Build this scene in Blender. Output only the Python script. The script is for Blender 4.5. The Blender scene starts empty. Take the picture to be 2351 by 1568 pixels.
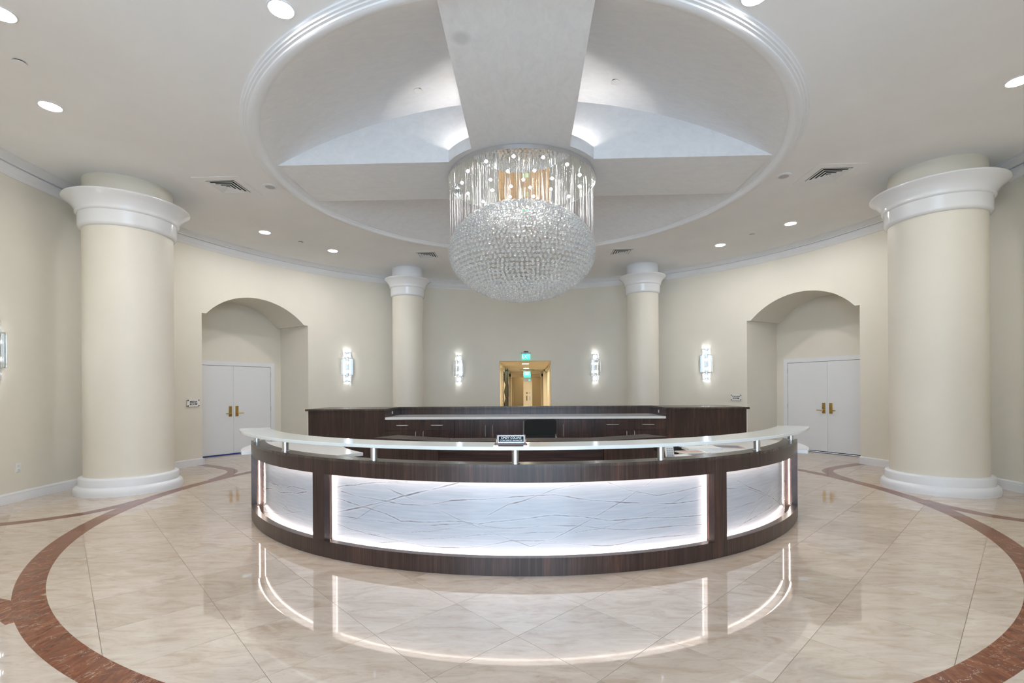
import bpy, bmesh, math, random
import numpy as np
from mathutils import Matrix, Vector
random.seed(7)
rng = np.random.default_rng(7)
PI = math.pi
sc = bpy.context.scene
COL = sc.collection

# ------------------------------------------------------------------ camera
cam_d = bpy.data.cameras.new('camera')
cam = bpy.data.objects.new('camera', cam_d)
COL.objects.link(cam)
sc.camera = cam
cam_d.sensor_width = 36.0
cam_d.lens = 1107.08 / 2351 * 36.0
cam_d.shift_y = (894.31 - 784.0) / 2351
cam_d.clip_start = 0.02
CAM = Vector((0.0695, -7.055, 1.45))
_yaw, _roll = -0.0322, -0.0065
_F = Vector((math.sin(_yaw), math.cos(_yaw), 0))
_R0 = Vector((math.cos(_yaw), -math.sin(_yaw), 0))
_U0 = Vector((0, 0, 1))
_R = _R0 * math.cos(_roll) + _U0 * math.sin(_roll)
_U = -_R0 * math.sin(_roll) + _U0 * math.cos(_roll)
cam.matrix_world = Matrix(((_R.x, _U.x, -_F.x, CAM.x), (_R.y, _U.y, -_F.y, CAM.y), (_R.z, _U.z, -_F.z, CAM.z), (0, 0, 0, 1)))

# ------------------------------------------------------------------ daylight outside, exposure
SKY = 4.3            # overcast daylight outside the glazed entrance behind the camera
DOWN = 185.0          # recessed downlights
COVE = 130.0          # cove strips over the ceiling beams
LED = 17.0           # strips inside the reception desk
SPOT = 560.0         # small lamps of the chandelier
SCONCE = 120.0       # bulbs of the wall sconces
HALL = 260.0          # warm downlights of the lift corridor
world = bpy.data.worlds.new('overcast_sky')
sc.world = world
world.use_nodes = True
world.node_tree.nodes['Background'].inputs[0].default_value = (0.62, 0.80, 1.0, 1)
world.node_tree.nodes['Background'].inputs[1].default_value = SKY
vs = sc.view_settings
vs.view_transform = 'Standard'
vs.look = 'None'
vs.exposure = 0.70
vs.gamma = 1.0
vs.use_curve_mapping = False
cy = sc.cycles
cy.use_denoising = True
cy.use_adaptive_sampling = True
cy.use_light_tree = False
cy.adaptive_threshold = 0.08
cy.adaptive_min_samples = 16
cy.max_bounces = 14
cy.diffuse_bounces = 4
cy.glossy_bounces = 4
cy.transmission_bounces = 12
cy.transparent_max_bounces = 24
cy.sample_clamp_indirect = 6.0
cy.caustics_reflective = False
cy.caustics_refractive = False

# ------------------------------------------------------------------ materials
MATS = {}
def mat(name, col=(.8, .8, .8), rough=.5, metal=0.0, spec=.5, emit=None, trans=0.0, ior=1.5, coat=0.0, alpha=1.0):
    m = bpy.data.materials.new(name); m.use_nodes = True
    b = m.node_tree.nodes['Principled BSDF']
    b.inputs['Base Color'].default_value = (*col, 1)
    b.inputs['Roughness'].default_value = rough
    b.inputs['Metallic'].default_value = metal
    b.inputs['Specular IOR Level'].default_value = spec
    b.inputs['IOR'].default_value = ior
    b.inputs['Transmission Weight'].default_value = trans
    b.inputs['Coat Weight'].default_value = coat
    if emit:
        b.inputs['Emission Color'].default_value = (*emit[0], 1)
        b.inputs['Emission Strength'].default_value = emit[1]
    MATS[name] = m
    return m
def N(m, t, **kw):
    n = m.node_tree.nodes.new(t)
    for k, v in kw.items():
        if k.startswith('i_'):
            key = k[2:]
            n.inputs[int(key) if key.isdigit() else key.replace('_', ' ')].default_value = v
        else:
            setattr(n, k, v)
    return n
def LK(m, a, b): m.node_tree.links.new(a, b)
def bsdf(m): return m.node_tree.nodes['Principled BSDF']
def ramp(m, fac, stops):
    r = N(m, 'ShaderNodeValToRGB')
    e = r.color_ramp.elements
    while len(e) < len(stops): e.new(0.5)
    for el, (p, c) in zip(e, stops): el.position = p; el.color = (*c, 1)
    LK(m, fac, r.inputs[0]); return r
def coords(m, kind, scale, rand=False):
    tc = N(m, 'ShaderNodeTexCoord'); mp = N(m, 'ShaderNodeMapping'); mp.inputs['Scale'].default_value = scale
    LK(m, tc.outputs[kind], mp.inputs[0])
    if rand:
        oi = N(m, 'ShaderNodeObjectInfo'); k = N(m, 'ShaderNodeMath', operation='MULTIPLY', i_1=57.0)
        LK(m, oi.outputs['Random'], k.inputs[0]); LK(m, k.outputs[0], mp.inputs['Location'])
    return mp.outputs[0]
def noise(m, vec, scale, detail=4, rough=.6, dist=0.0):
    n = N(m, 'ShaderNodeTexNoise'); n.inputs['Scale'].default_value = scale; n.inputs['Detail'].default_value = detail
    n.inputs['Roughness'].default_value = rough; n.inputs['Distortion'].default_value = dist
    LK(m, vec, n.inputs['Vector']); return n.outputs[0]
def bump(m, h, strength, dist=.01):
    b = N(m, 'ShaderNodeBump'); b.inputs['Strength'].default_value = strength; b.inputs['Distance'].default_value = dist
    LK(m, h, b.inputs['Height']); LK(m, b.outputs[0], bsdf(m).inputs['Normal'])
def mixc(m, a, b, fac, mode='MIX'):
    x = N(m, 'ShaderNodeMix', data_type='RGBA', blend_type=mode)
    for s, v in ((6, a), (7, b), (0, fac)):
        if hasattr(v, 'is_linked'): LK(m, v, x.inputs[s])
        elif isinstance(v, tuple): x.inputs[s].default_value = (*v, 1)
        else: x.inputs[s].default_value = v
    return x.outputs[2]

def paint(name, c, rough, var=.03, bs=.06, scale=220):
    m = mat(name, c, rough)
    v = coords(m, 'Object', (1, 1, 1))
    n = noise(m, v, .8, 3)
    d = tuple(x * (1 - var) for x in c); u = tuple(min(1, x * (1 + var)) for x in c)
    LK(m, ramp(m, n, [(.3, d), (.7, u)]).outputs[0], bsdf(m).inputs['Base Color'])
    bump(m, noise(m, v, scale, 2), bs, .002)
    return m
paint('wall_paint', (.765, .73, .64), .55)
paint('column_paint', (.775, .735, .64), .5)
paint('ceiling_paint', (.87, .872, .875), .7)
paint('hall_paint', (.80, .74, .60), .6)
paint('trim_white', (.80, .815, .84), .36, .01, .0)
paint('door_white', (.80, .815, .84), .35, .01, .02)
mat('gloss_white', (.80, .81, .82), .12)
# pearlescent trowelled plaster of the dome
m = mat('trowel_plaster', (.74, .72, .69), .38)
v = coords(m, 'Object', (1, 1, 1))
n1 = noise(m, coords(m, 'Object', (1.0, 1.9, 1.4)), 6.5, 10, .68, .9)
plc = ramp(m, n1, [(.32, (.785, .795, .815)), (.5, (.825, .835, .855)), (.68, (.86, .87, .885))]).outputs[0]
ge = N(m, 'ShaderNodeNewGeometry'); ds = N(m, 'ShaderNodeVectorMath', operation='DISTANCE'); ds.inputs[1].default_value = (-.49, -2.879, 4.506)   # old grey patch on the near beam
LK(m, ge.outputs['Position'], ds.inputs[0])
pa = ramp(m, ds.outputs['Value'], [(.045, (.80, .80, .80)), (.10, (1, 1, 1))]).outputs[0]
LK(m, mixc(m, plc, pa, 1.0, 'MULTIPLY'), bsdf(m).inputs['Base Color'])
rr = N(m, 'ShaderNodeMapRange'); LK(m, n1, rr.inputs[0]); rr.inputs[1].default_value = .3; rr.inputs[2].default_value = .7; rr.inputs[3].default_value = .28; rr.inputs[4].default_value = .6
LK(m, rr.outputs[0], bsdf(m).inputs['Roughness'])
bump(m, n1, .22, .006)
# dark walnut laminate, grain along V
def wood(name, lo, mid, hi, rough=.28):
    m = mat(name, mid, rough)
    g = coords(m, 'UV', (55, 1.4, 1)); w = coords(m, 'UV', (7, .5, 1))
    n1 = noise(m, g, 1.0, 7, .7, .5); n2 = noise(m, w, 1.0, 4, .6, .8)
    a = ramp(m, n1, [(.32, lo), (.52, mid), (.72, hi)]).outputs[0]
    b = ramp(m, n2, [(.3, (.55, .52, .52)), (.55, (1, 1, 1)), (.75, (1.7, 1.45, 1.35))]).outputs[0]
    LK(m, mixc(m, a, b, 1.0, 'MULTIPLY'), bsdf(m).inputs['Base Color'])
    bump(m, n1, .05, .001)
    return m
wood('walnut', (.018, .010, .009), (.048, .026, .021), (.098, .056, .045))
wood('walnut_top', (.035, .026, .022), (.07, .048, .040), (.11, .078, .064), .27)
wood('walnut_matt', (.020, .013, .011), (.045, .028, .023), (.08, .052, .042), .5)
# polished cream marble floor tile
m = mat('cream_marble', (.62, .53, .43), .03, ior=2.6)
v = coords(m, 'Object', (1.0, 3.4, 1), True)
n1 = noise(m, v, 2.6, 9, .68, 1.2); n2 = noise(m, v, 14, 5, .7, .6)
a = ramp(m, n1, [(.30, (.46, .355, .27)), (.48, (.575, .47, .385)), (.62, (.62, .52, .435)), (.78, (.68, .595, .515))]).outputs[0]
b = ramp(m, n2, [(.28, (.86, .82, .77)), (.42, (1, 1, 1)), (.75, (1.03, 1.03, 1.03))]).outputs[0]
oi = N(m, 'ShaderNodeObjectInfo')
tv = ramp(m, oi.outputs['Random'], [(0, (.90, .885, .865)), (.5, (1, 1, 1)), (1, (1.06, 1.06, 1.06))]).outputs[0]
LK(m, mixc(m, mixc(m, a, b, 1.0, 'MULTIPLY'), tv, 1.0, 'MULTIPLY'), bsdf(m).inputs['Base Color'])
# red brown marble inlay
m = mat('red_marble', (.24, .08, .035), .06, ior=1.5)
v = coords(m, 'Object', (3.2, 1.0, 1), True)
n1 = noise(m, v, 5, 9, .7, 1.5); n3 = noise(m, coords(m, 'Object', (1, 1, 1), True), 1.6, 6, .6, 3.0)
a = ramp(m, n1, [(.3, (.085, .018, .007)), (.5, (.185, .048, .017)), (.7, (.31, .105, .045))]).outputs[0]
ab = N(m, 'ShaderNodeMath', operation='SUBTRACT', i_1=.5); LK(m, n3, ab.inputs[0])
ab2 = N(m, 'ShaderNodeMath', operation='ABSOLUTE'); LK(m, ab.outputs[0], ab2.inputs[0])
vr = ramp(m, ab2.outputs[0], [(0, (1, 1, 1)), (.0014, (.55, .55, .55)), (.0026, (0, 0, 0))])
LK(m, mixc(m, a, (.62, .46, .35), vr.outputs[0]), bsdf(m).inputs['Base Color'])
mat('grout', (.24, .19, .15), .7)
# white counter marble: veins come from the panel's own colour attribute
m = mat('veined_marble', (.8, .8, .82), .09, spec=.6)
at = N(m, 'ShaderNodeAttribute', attribute_name='vein')
v = coords(m, 'UV', (2.0, 38, 1)); n1 = noise(m, v, 1.5, 6, .65, .3)
base = ramp(m, n1, [(.3, (.385, .415, .47)), (.55, (.44, .47, .525)), (.75, (.49, .515, .565))]).outputs[0]
sp = N(m, 'ShaderNodeSeparateColor'); LK(m, at.outputs['Color'], sp.inputs[0])
x1 = mixc(m, base, (.10, .085, .085), sp.outputs[0]); x2 = mixc(m, x1, (.36, .21, .14), sp.outputs[1]); x3 = mixc(m, x2, (.90, .91, .93), sp.outputs[2])
LK(m, x3, bsdf(m).inputs['Base Color'])
mat('frosted_glass', (.80, .83, .82), .07, spec=.7, trans=.12, ior=1.5)
mat('chrome', (.80, .81, .83), .06, 1.0)
mat('brushed_steel', (.62, .63, .65), .28, 1.0)
mat('mirror', (.86, .87, .88), .015, 1.0)
mat('brass', (.60, .40, .14), .3, 1.0)
mat('bronze', (.30, .215, .105), .3, 1.0)
mat('crystal', (.97, .995, 1.0), .0, trans=.84, ior=1.52)
m = MATS['crystal']
tr = N(m, 'ShaderNodeBsdfTransparent'); mx = N(m, 'ShaderNodeMixShader', i_0=.26)
LK(m, bsdf(m).outputs[0], mx.inputs[1]); LK(m, tr.outputs[0], mx.inputs[2]); LK(m, mx.outputs[0], m.node_tree.nodes['Material Output'].inputs[0])
mat('clear_glass', (.97, .99, 1.0), .0, trans=1.0, ior=1.45)
mat('wire_steel', (.42, .43, .45), .4, .6)
mat('black', (.012, .012, .013), .45)
mat('black_mesh', (.010, .010, .009), .8)
mat('dark_gap', (.01, .01, .012), .8)
mat('blue_tape', (.012, .045, .30), .5)
mat('plastic_white', (.82, .82, .81), .35)
mat('plastic_grey', (.45, .45, .44), .4)
mat('paper_white', (.82, .82, .80), .6)
mat('paper_print', (.55, .38, .30), .5)
mat('paper_dark', (.10, .12, .17), .4)
mat('blue_plastic', (.05, .16, .45), .4)
mat('plate_black', (.006, .014, .02), .6, spec=.15)
mat('rosewood', (.09, .014, .012), .15)
mat('leaf_metal', (.018, .026, .022), .35, .6)
mat('sign_white', (.88, .88, .87), .15)
mat('ink', (.012, .012, .014), .5)
mat('lettering', (.9, .92, .92), .4)
mat('led_warm', (1, 1, 1), .5, emit=((1.0, .84, .71), LED))
mat('cove_led', (1, 1, 1), .5, emit=((1.0, .95, .90), COVE))
mat('lamp_lens', (1, 1, 1), .5, emit=((1.0, .975, .95), DOWN))
mat('lamp_spot', (1, 1, 1), .5, emit=((1.0, .97, .93), SPOT))
mat('bulb', (1, 1, 1), .5, emit=((.90, .96, 1.0), SCONCE))
mat('hall_lens', (1, 1, 1), .5, emit=((1.0, .86, .64), HALL))
mat('exit_green', (.02, .5, .32), .3, emit=((.03, .75, .50), .75))
mat('exit_letter', (.6, 1, .9), .3, emit=((.45, 1.0, .85), 1.6))
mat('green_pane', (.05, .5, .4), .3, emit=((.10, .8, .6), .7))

# ------------------------------------------------------------------ helpers
def new_mesh(name, verts, faces, m, uvs=None, smooth=False, grain='v', recalc=True):
    me = bpy.data.meshes.new(name)
    me.from_pydata([tuple(map(float, p)) for p in verts], [], faces)
    if recalc:
        bm = bmesh.new(); bm.from_mesh(me); bmesh.ops.recalc_face_normals(bm, faces=bm.faces); bm.to_mesh(me); bm.free()
    uvl = me.uv_layers.new(name='UVMap')
    if uvs is not None:
        for lp in me.loops: uvl.data[lp.index].uv = uvs[lp.vertex_index]
    else:
        for p in me.polygons:
            n = p.normal
            for li in p.loop_indices:
                c = me.vertices[me.loops[li].vertex_index].co
                if abs(n.z) > .7: u, w = c.y, c.x
                elif abs(n.x) > abs(n.y): u, w = c.y, c.z
                else: u, w = c.x, c.z
                if grain == 'h' and abs(n.z) <= .7: u, w = w, u
                uvl.data[li].uv = (u, w)
    if m: me.materials.append(MATS[m])
    if smooth:
        me.shade_smooth()
        me.set_sharp_from_angle(angle=math.radians(38))
    return me
def put(name, me, parent=None, loc=(0, 0, 0), rot=(0, 0, 0)):
    o = bpy.data.objects.new(name, me); COL.objects.link(o)
    o.location = loc; o.rotation_euler = rot
    if parent: o.parent = parent
    return o
def thing(name, label, cat, loc=(0, 0, 0), rz=0.0, group=None):
    o = bpy.data.objects.new(name, None); COL.objects.link(o)
    o.location = loc; o.rotation_euler = (0, 0, rz); o.empty_display_size = .1
    o['label'] = label; o['category'] = cat
    if group: o['group'] = group
    return o
def tag(o, label, cat, group=None):
    o['label'] = label; o['category'] = cat
    if group: o['group'] = group
    return o
def struct(o): o['kind'] = 'structure'; return o
class G:
    """collects geometry for one mesh"""
    def __init__(s): s.v = []; s.f = []; s.uv = []
    def add(s, v, f, uv=None):
        k = len(s.v); s.v += list(v); s.f += [tuple(i + k for i in q) for q in f]
        s.uv += list(uv) if uv is not None else [(0, 0)] * len(v)
        return s
    def box(s, x0, x1, y0, y1, z0, z1):
        return s.add([(x0, y0, z0), (x1, y0, z0), (x1, y1, z0), (x0, y1, z0), (x0, y0, z1), (x1, y0, z1), (x1, y1, z1), (x0, y1, z1)],
                     [(0, 3, 2, 1), (4, 5, 6, 7), (0, 1, 5, 4), (1, 2, 6, 5), (2, 3, 7, 6), (3, 0, 4, 7)])
    def prism(s, poly, z0, z1):
        n = len(poly)
        return s.add([(x, y, z0) for x, y in poly] + [(x, y, z1) for x, y in poly],
                     [tuple(range(n - 1, -1, -1)), tuple(range(n, 2 * n))] + [(i, (i + 1) % n, n + (i + 1) % n, n + i) for i in range(n)])
    def lathe(s, prof, n=32, a0=0.0, a1=2 * PI, c=(0, 0)):
        full = abs(a1 - a0 - 2 * PI) < 1e-6
        k = n if full else n + 1
        v = []; uv = []
        for i in range(k):
            a = a0 + (a1 - a0) * i / n
            for r, z in prof: v.append((c[0] + r * math.cos(a), c[1] + r * math.sin(a), z)); uv.append((a * max(r, .05), z))
        m = len(prof); f = []
        for i in range(n):
            j = (i + 1) % k
            for q in range(m - 1):
                p = (i * m + q, j * m + q, j * m + q + 1, i * m + q + 1)
                f.append(p)
        return s.add(v, f, uv)
    def cyl(s, c, r, z0, z1, n=16):
        poly = [(c[0] + r * math.cos(2 * PI * i / n), c[1] + r * math.sin(2 * PI * i / n)) for i in range(n)]
        return s.prism(poly, z0, z1)
    def arc(s, r0, r1, z0, z1, a0, a1, n=None):
        """closed curved slab about the local origin; angles in degrees from -y"""
        n = n or max(2, int(abs(a1 - a0) / 1.0))
        v = []; uv = []
        for i in range(n + 1):
            a = math.radians(a0 + (a1 - a0) * i / n); sa, ca = math.sin(a), -math.cos(a)
            for r, z in ((r1, z0), (r1, z1), (r0, z1), (r0, z0)):
                v.append((r * sa, r * ca, z)); uv.append((a * 3.5, z + (r1 - r)))
        f = []
        for i in range(n):
            for q in range(4):
                f.append((4 * i + q, 4 * i + 4 + q, 4 * i + 4 + (q + 1) % 4, 4 * i + (q + 1) % 4))
        f += [(3, 2, 1, 0), (4 * n, 4 * n + 1, 4 * n + 2, 4 * n + 3)]
        return s.add(v, f, uv)
    def tube(s, pts, r, n=8):
        pts = [Vector(p) for p in pts]; base = len(s.v); v = []; f = []
        for i, p in enumerate(pts):
            d = (pts[min(i + 1, len(pts) - 1)] - pts[max(i - 1, 0)]).normalized()
            up = Vector((0, 0, 1)) if abs(d.z) < .9 else Vector((1, 0, 0))
            e1 = d.cross(up).normalized(); e2 = d.cross(e1)
            for k in range(n):
                a = 2 * PI * k / n; q = p + e1 * (r * math.cos(a)) + e2 * (r * math.sin(a)); v.append(tuple(q))
        for i in range(len(pts) - 1):
            for k in range(n): f.append((i * n + k, i * n + (k + 1) % n, (i + 1) * n + (k + 1) % n, (i + 1) * n + k))
        f += [tuple(range(n)), tuple(range((len(pts) - 1) * n, len(pts) * n))]
        return s.add(v, f)
    def make(s, name, m, parent=None, smooth=False, uv=False, grain='v', loc=(0, 0, 0), rot=(0, 0, 0), recalc=True):
        return put(name, new_mesh(name, s.v, s.f, m, s.uv if uv else None, smooth, grain, recalc), parent, loc, rot)
def bx(name, m, parent, x0, x1, y0, y1, z0, z1, grain='v', bevel=0.0):
    o = G().box(x0, x1, y0, y1, z0, z1).make(name, m, parent, grain=grain)
    if bevel:
        b = o.modifiers.new('edge', 'BEVEL'); b.width = bevel; b.segments = 2
    return o
def text_mesh(name, body, size, m, parent, loc, rot, depth=.0008, shear=0.0, bold=0.0):
    cu = bpy.data.curves.new(name, 'FONT'); cu.body = body; cu.size = size; cu.align_x = 'CENTER'; cu.align_y = 'CENTER'
    cu.extrude = depth; cu.offset = bold; cu.shear = shear; cu.resolution_u = 3
    t = bpy.data.objects.new(name, cu); COL.objects.link(t)
    dg = bpy.context.evaluated_depsgraph_get(); dg.update()
    me = bpy.data.meshes.new_from_object(t.evaluated_get(dg))
    bpy.data.objects.remove(t); bpy.data.curves.remove(cu)
    me.name = name; me.materials.clear(); me.materials.append(MATS[m])
    return put(name, me, parent, loc, rot)
def copy_tree(o, parent=None):
    c = o.copy(); COL.objects.link(c); c.parent = parent
    for ch in [x for x in o.children]: copy_tree(ch, c)
    return c
def to_px(p):
    d = Vector(p) - CAM; zz = d.dot(_F)
    if zz < .05: return None
    return (1175.5 + 1107.08 * d.dot(_R) / zz, 894.31 - 1107.08 * d.dot(_U) / zz)

RW = 6.79       # rotunda radius
HC = 4.506      # flat ceiling height

# ================================================================== the room
NICHE_T, NOTCH_T, SPRING, CROWN_Z, NICHE_D = 1.19, 1.10, 3.015, 3.495, 7.8
ARC_R = (NOTCH_T ** 2 + (CROWN_Z - SPRING) ** 2) / (2 * (CROWN_Z - SPRING))
HALL_HX, HALL_HZ = .735, 2.268
ENT_HX, ENT_HZ = 2.9, 4.2
def arch_z(t): return CROWN_Z - ARC_R + math.sqrt(max(ARC_R ** 2 - t * t, 0))
def opening(th):
    for c in (30, 150):
        d = (th - c + 180) % 360 - 180
        if abs(d) < 60:
            t = RW * math.sin(math.radians(d))
            if abs(t) < NOTCH_T - 1e-6: return arch_z(t)
            if abs(t) < NICHE_T - 1e-6: return SPRING
    d = (th - 90 + 180) % 360 - 180
    if abs(d) < 60 and abs(RW * math.sin(math.radians(d))) < HALL_HX - 1e-6: return HALL_HZ
    d = (th - 270 + 180) % 360 - 180
    if abs(d) < 60 and abs(RW * math.sin(math.radians(d))) < ENT_HX - 1e-6: return ENT_HZ
    return 0.0
def deg(t): return math.degrees(math.asin(t / RW))
BREAKS = []
for c in (30, 150): BREAKS += [c - deg(NICHE_T), c - deg(NOTCH_T), c + deg(NOTCH_T), c + deg(NICHE_T)]
BREAKS += [90 - deg(HALL_HX), 90 + deg(HALL_HX), 270 - deg(ENT_HX), 270 + deg(ENT_HX), -90 + deg(ENT_HX)]
def wall(name, a0, a1):
    th = sorted(set([a0 + i * .75 for i in range(int((a1 - a0) / .75) + 1)] + [a1] + [b for b in BREAKS if a0 < b < a1]))
    g = G()
    for a, b in zip(th, th[1:]):
        mid = (a + b) / 2
        if b - a < 1e-5: continue
        if opening(mid):
            e = (b - a) * 1e-3
            za, zb = opening(a + e), opening(b - e)
        else: za = zb = 0.0
        ra, rb = math.radians(a), math.radians(b)
        pa, pb = (RW * math.cos(ra), RW * math.sin(ra)), (RW * math.cos(rb), RW * math.sin(rb))
        g.add([(*pa, za), (*pb, zb), (*pb, HC), (*pa, HC)], [(0, 1, 2, 3)])
    me = new_mesh(name, g.v, g.f, 'wall_paint', recalc=False)
    bm = bmesh.new(); bm.from_mesh(me); bmesh.ops.remove_doubles(bm, verts=bm.verts, dist=1e-4); bm.to_mesh(me); bm.free()
    me.shade_smooth(); me.set_sharp_from_angle(angle=math.radians(30))
    return struct(put(name, me))
wall('wall_back', 60, 120)
wall('wall_left', 120, 270)
wall('wall_right', -90, 60)

def niche(name, c):
    a = math.radians(c); n = Vector((math.cos(a), math.sin(a), 0)); t = Vector((-math.sin(a), math.cos(a), 0))
    prof = [(-NICHE_T, 0), (-NICHE_T, SPRING), (-NOTCH_T, SPRING)]
    prof += [(NOTCH_T * (-1 + 2 * i / 28), arch_z(NOTCH_T * (-1 + 2 * i / 28))) for i in range(1, 28)]
    prof += [(NOTCH_T, SPRING), (NICHE_T, SPRING), (NICHE_T, 0)]
    g = G(); v = []; f = []
    for q, z in prof:
        for d in (math.sqrt(RW ** 2 - q * q), NICHE_D):
            p = n * d + t * q; v.append((p.x, p.y, z))
    for i in range(len(prof) - 1): f.append((2 * i, 2 * i + 2, 2 * i + 3, 2 * i + 1))
    g.add(v, f)
    vb = []
    for q, z in prof:
        p = n * NICHE_D + t * q; vb.append((p.x, p.y, z))
    g.add(vb, [tuple(range(len(vb)))])
    me = new_mesh(name, g.v, g.f, 'wall_paint', recalc=False)
    bm = bmesh.new(); bm.from_mesh(me); bmesh.ops.remove_doubles(bm, verts=bm.verts, dist=1e-4); bm.to_mesh(me); bm.free()
    me.shade_smooth(); me.set_sharp_from_angle(angle=math.radians(30))
    o = struct(put(name, me))
    # skirting on the two cheeks
    fl = struct(put('floor_' + name.split('wall_')[1], new_mesh('niche_floor', [tuple(n * 6.5 - t * 1.25), tuple(n * 6.5 + t * 1.25), tuple(n * 7.95 + t * 1.25), tuple(n * 7.95 - t * 1.25)], [(0, 1, 2, 3)], 'cream_marble'), None, (0, 0, -.0015)))
    return o
niche('wall_niche_left', 150)
niche('wall_niche_right', 30)

# double doors in the niches
def door(name, c, tape):
    a = math.radians(c)
    root = bpy.data.objects.new(name, None); COL.objects.link(root)
    root.location = (math.cos(a) * NICHE_D, math.sin(a) * NICHE_D, 0); root.rotation_euler = (0, 0, a - PI / 2); struct(root)
    g = G(); g.box(-1.0, -.905, -.035, 0, 0, 2.135); fr = g.make('door_jamb', 'trim_white', root)
    g = G(); g.box(.905, 1.0, -.035, 0, 0, 2.135); g.make('door_jamb', 'trim_white', root)
    g = G(); g.box(-.905, .905, -.035, 0, 2.04, 2.135); g.make('door_head', 'trim_white', root)
    G().box(-.905, .905, -.008, -.002, 0, 2.04).make('door_shadow_gap', 'dark_gap', root)
    for s in (-1, 1):
        x0, x1 = (-.900, -.002) if s < 0 else (.002, .900)
        lf = bx('door_leaf', 'door_white', root, x0, x1, -.028, -.006, .022, 2.032, bevel=.002)
        pl = bx('handle_plate', 'brass', lf, s * .075 - .036, s * .075 + .036, -.04, -.028, .87, 1.11, bevel=.006)
        if s > 0: G().cyl((0, 0), .013, 0, .006, 12).make('lock_cylinder', 'brass', lf, loc=(s * .075, -.040, 1.035), rot=(PI / 2, 0, 0))
        G().tube([(s * .075, -.03, .945), (s * .075, -.085, .945), (s * .09, -.095, .945), (s * .20, -.098, .943)], .011, 8).make('lever_handle', 'brass', lf, smooth=True)
        for hz in (.25, 1.02, 1.85):
            G().cyl((s * .9025, -.036), .008, hz - .055, hz + .055, 8).make('hinge', 'brushed_steel', lf)
    if tape:
        t = tag(G().box(-.90, .90, -.060, -.034, .003, .018).make('masking_tape', 'blue_tape'), 'strip of blue masking tape along the foot of the white double door', 'tape')
        t.location = root.location; t.rotation_euler = root.rotation_euler
    return root
door('door_1', 150, True)
door('door_2', 30, False)

# skirting boards and crown moulding
def skirting(name, a0, a1):
    pr = [(RW, .0), (RW - .022, 0), (RW - .022, .098), (RW - .017, .101), (RW - .019, .106), (RW - .019, .120), (RW - .010, .137), (RW, .139)]
    struct(G().lathe(pr, max(4, int(a1 - a0)), math.radians(a0), math.radians(a1)).make(name, 'trim_white', smooth=True))
skirting('baseboard_left', 150 + deg(NICHE_T), 270 - deg(ENT_HX))
skirting('baseboard_back_left', 90 + deg(HALL_HX), 150 - deg(NICHE_T))
skirting('baseboard_back_right', 30 + deg(NICHE_T), 90 - deg(HALL_HX))
skirting('baseboard_right', -90 + deg(ENT_HX), 30 - deg(NICHE_T))
for nm, c in (('baseboard_niche_left', 150), ('baseboard_niche_right', 30)):
    a = math.radians(c); n = Vector((math.cos(a), math.sin(a))); t = Vector((-math.sin(a), math.cos(a)))
    g = G()
    for s in (-1, 1):
        q0, q1 = s * NICHE_T, s * (NICHE_T - .022)
        P = [n * 6.66 + t * q0, n * 6.66 + t * q1, n * NICHE_D + t * q1, n * NICHE_D + t * q0]
        g.prism([tuple(p) for p in P], 0, .128)
    struct(g.make(nm, 'trim_white'))
crown = [(RW, 4.295), (RW - .014, 4.295), (RW - .016, 4.306), (RW - .024, 4.310), (RW - .030, 4.322), (RW - .050, 4.340), (RW - .075, 4.36), (RW - .085, 4.398),
         (RW - .088, 4.412), (RW - .070, 4.414), (RW - .070, 4.424), (RW - .105, 4.426), (RW - .108, 4.440), (RW - .125, 4.450), (RW - .17, 4.475), (RW - .195, 4.484), (RW - .198, 4.495), (RW - .215, 4.497), (RW - .217, HC)]
struct(G().lathe(crown, 240).make('trim_1', 'trim_white', smooth=True, recalc=False))

# ceiling: flat ring, moulding, shallow dome, crossed beams
RD, APEX = 3.36, 5.336
RS = (RD ** 2 + (APEX - HC) ** 2) / (2 * (APEX - HC))
def dome_z(r): return APEX - RS + math.sqrt(RS ** 2 - r * r)
struct(G().lathe([(3.50, HC), (4.2, HC), (5.2, HC), (6.2, HC), (RW + .02, HC)], 200).make('ceiling', 'ceiling_paint', smooth=True, recalc=False))
mould = [(3.592, HC), (3.590, 4.492), (3.572, 4.488), (3.566, 4.476), (3.548, 4.474), (3.542, 4.466), (3.520, 4.463), (3.514, 4.452), (3.500, 4.447), (3.482, 4.444), (3.462, 4.446), (3.440, 4.455),
         (3.422, 4.472), (3.408, 4.486), (3.396, 4.490), (3.392, 4.500), (3.376, 4.504), (3.372, 4.516), (3.352, 4.520), (3.350, 4.56)]
struct(G().lathe(mould, 240).make('trim_2', 'trim_white', smooth=True, recalc=False))
dome = struct(G().lathe([(.001, APEX)] + [(RD * i / 24, dome_z(RD * i / 24)) for i in range(1, 25)] + [(3.40, HC - .005)], 160).make('ceiling_dome', 'trowel_plaster', smooth=True, recalc=False))
BW, DRUM = .62, 1.15
def beam_arm(d):
    """one arm of the crossed beams along direction d (0 +x, 1 +y, 2 -x, 3 -y)"""
    s0 = BW; s1 = math.sqrt(RD ** 2 - BW ** 2)
    n = 30; v = []; f = []
    for i in range(n + 1):
        s = s0 + (s1 - s0) * i / n
        zt = dome_z(min(RD, math.hypot(s, BW))) + .012
        zt = max(zt, HC + .002)
        for y, z in ((-BW, zt), (-BW, HC), (BW, HC), (BW, zt)): v.append((s, y, z))
    for i in range(n):
        for q in range(3): f.append((4 * i + q, 4 * i + 4 + q, 4 * i + 5 + q, 4 * i + 1 + q))
    return new_mesh('ceiling_beam', v, f, 'trowel_plaster', recalc=False)
for d in range(4):
    put('ceiling_beam', beam_arm(d), dome, (0, 0, 0), (0, 0, d * PI / 2))
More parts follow.
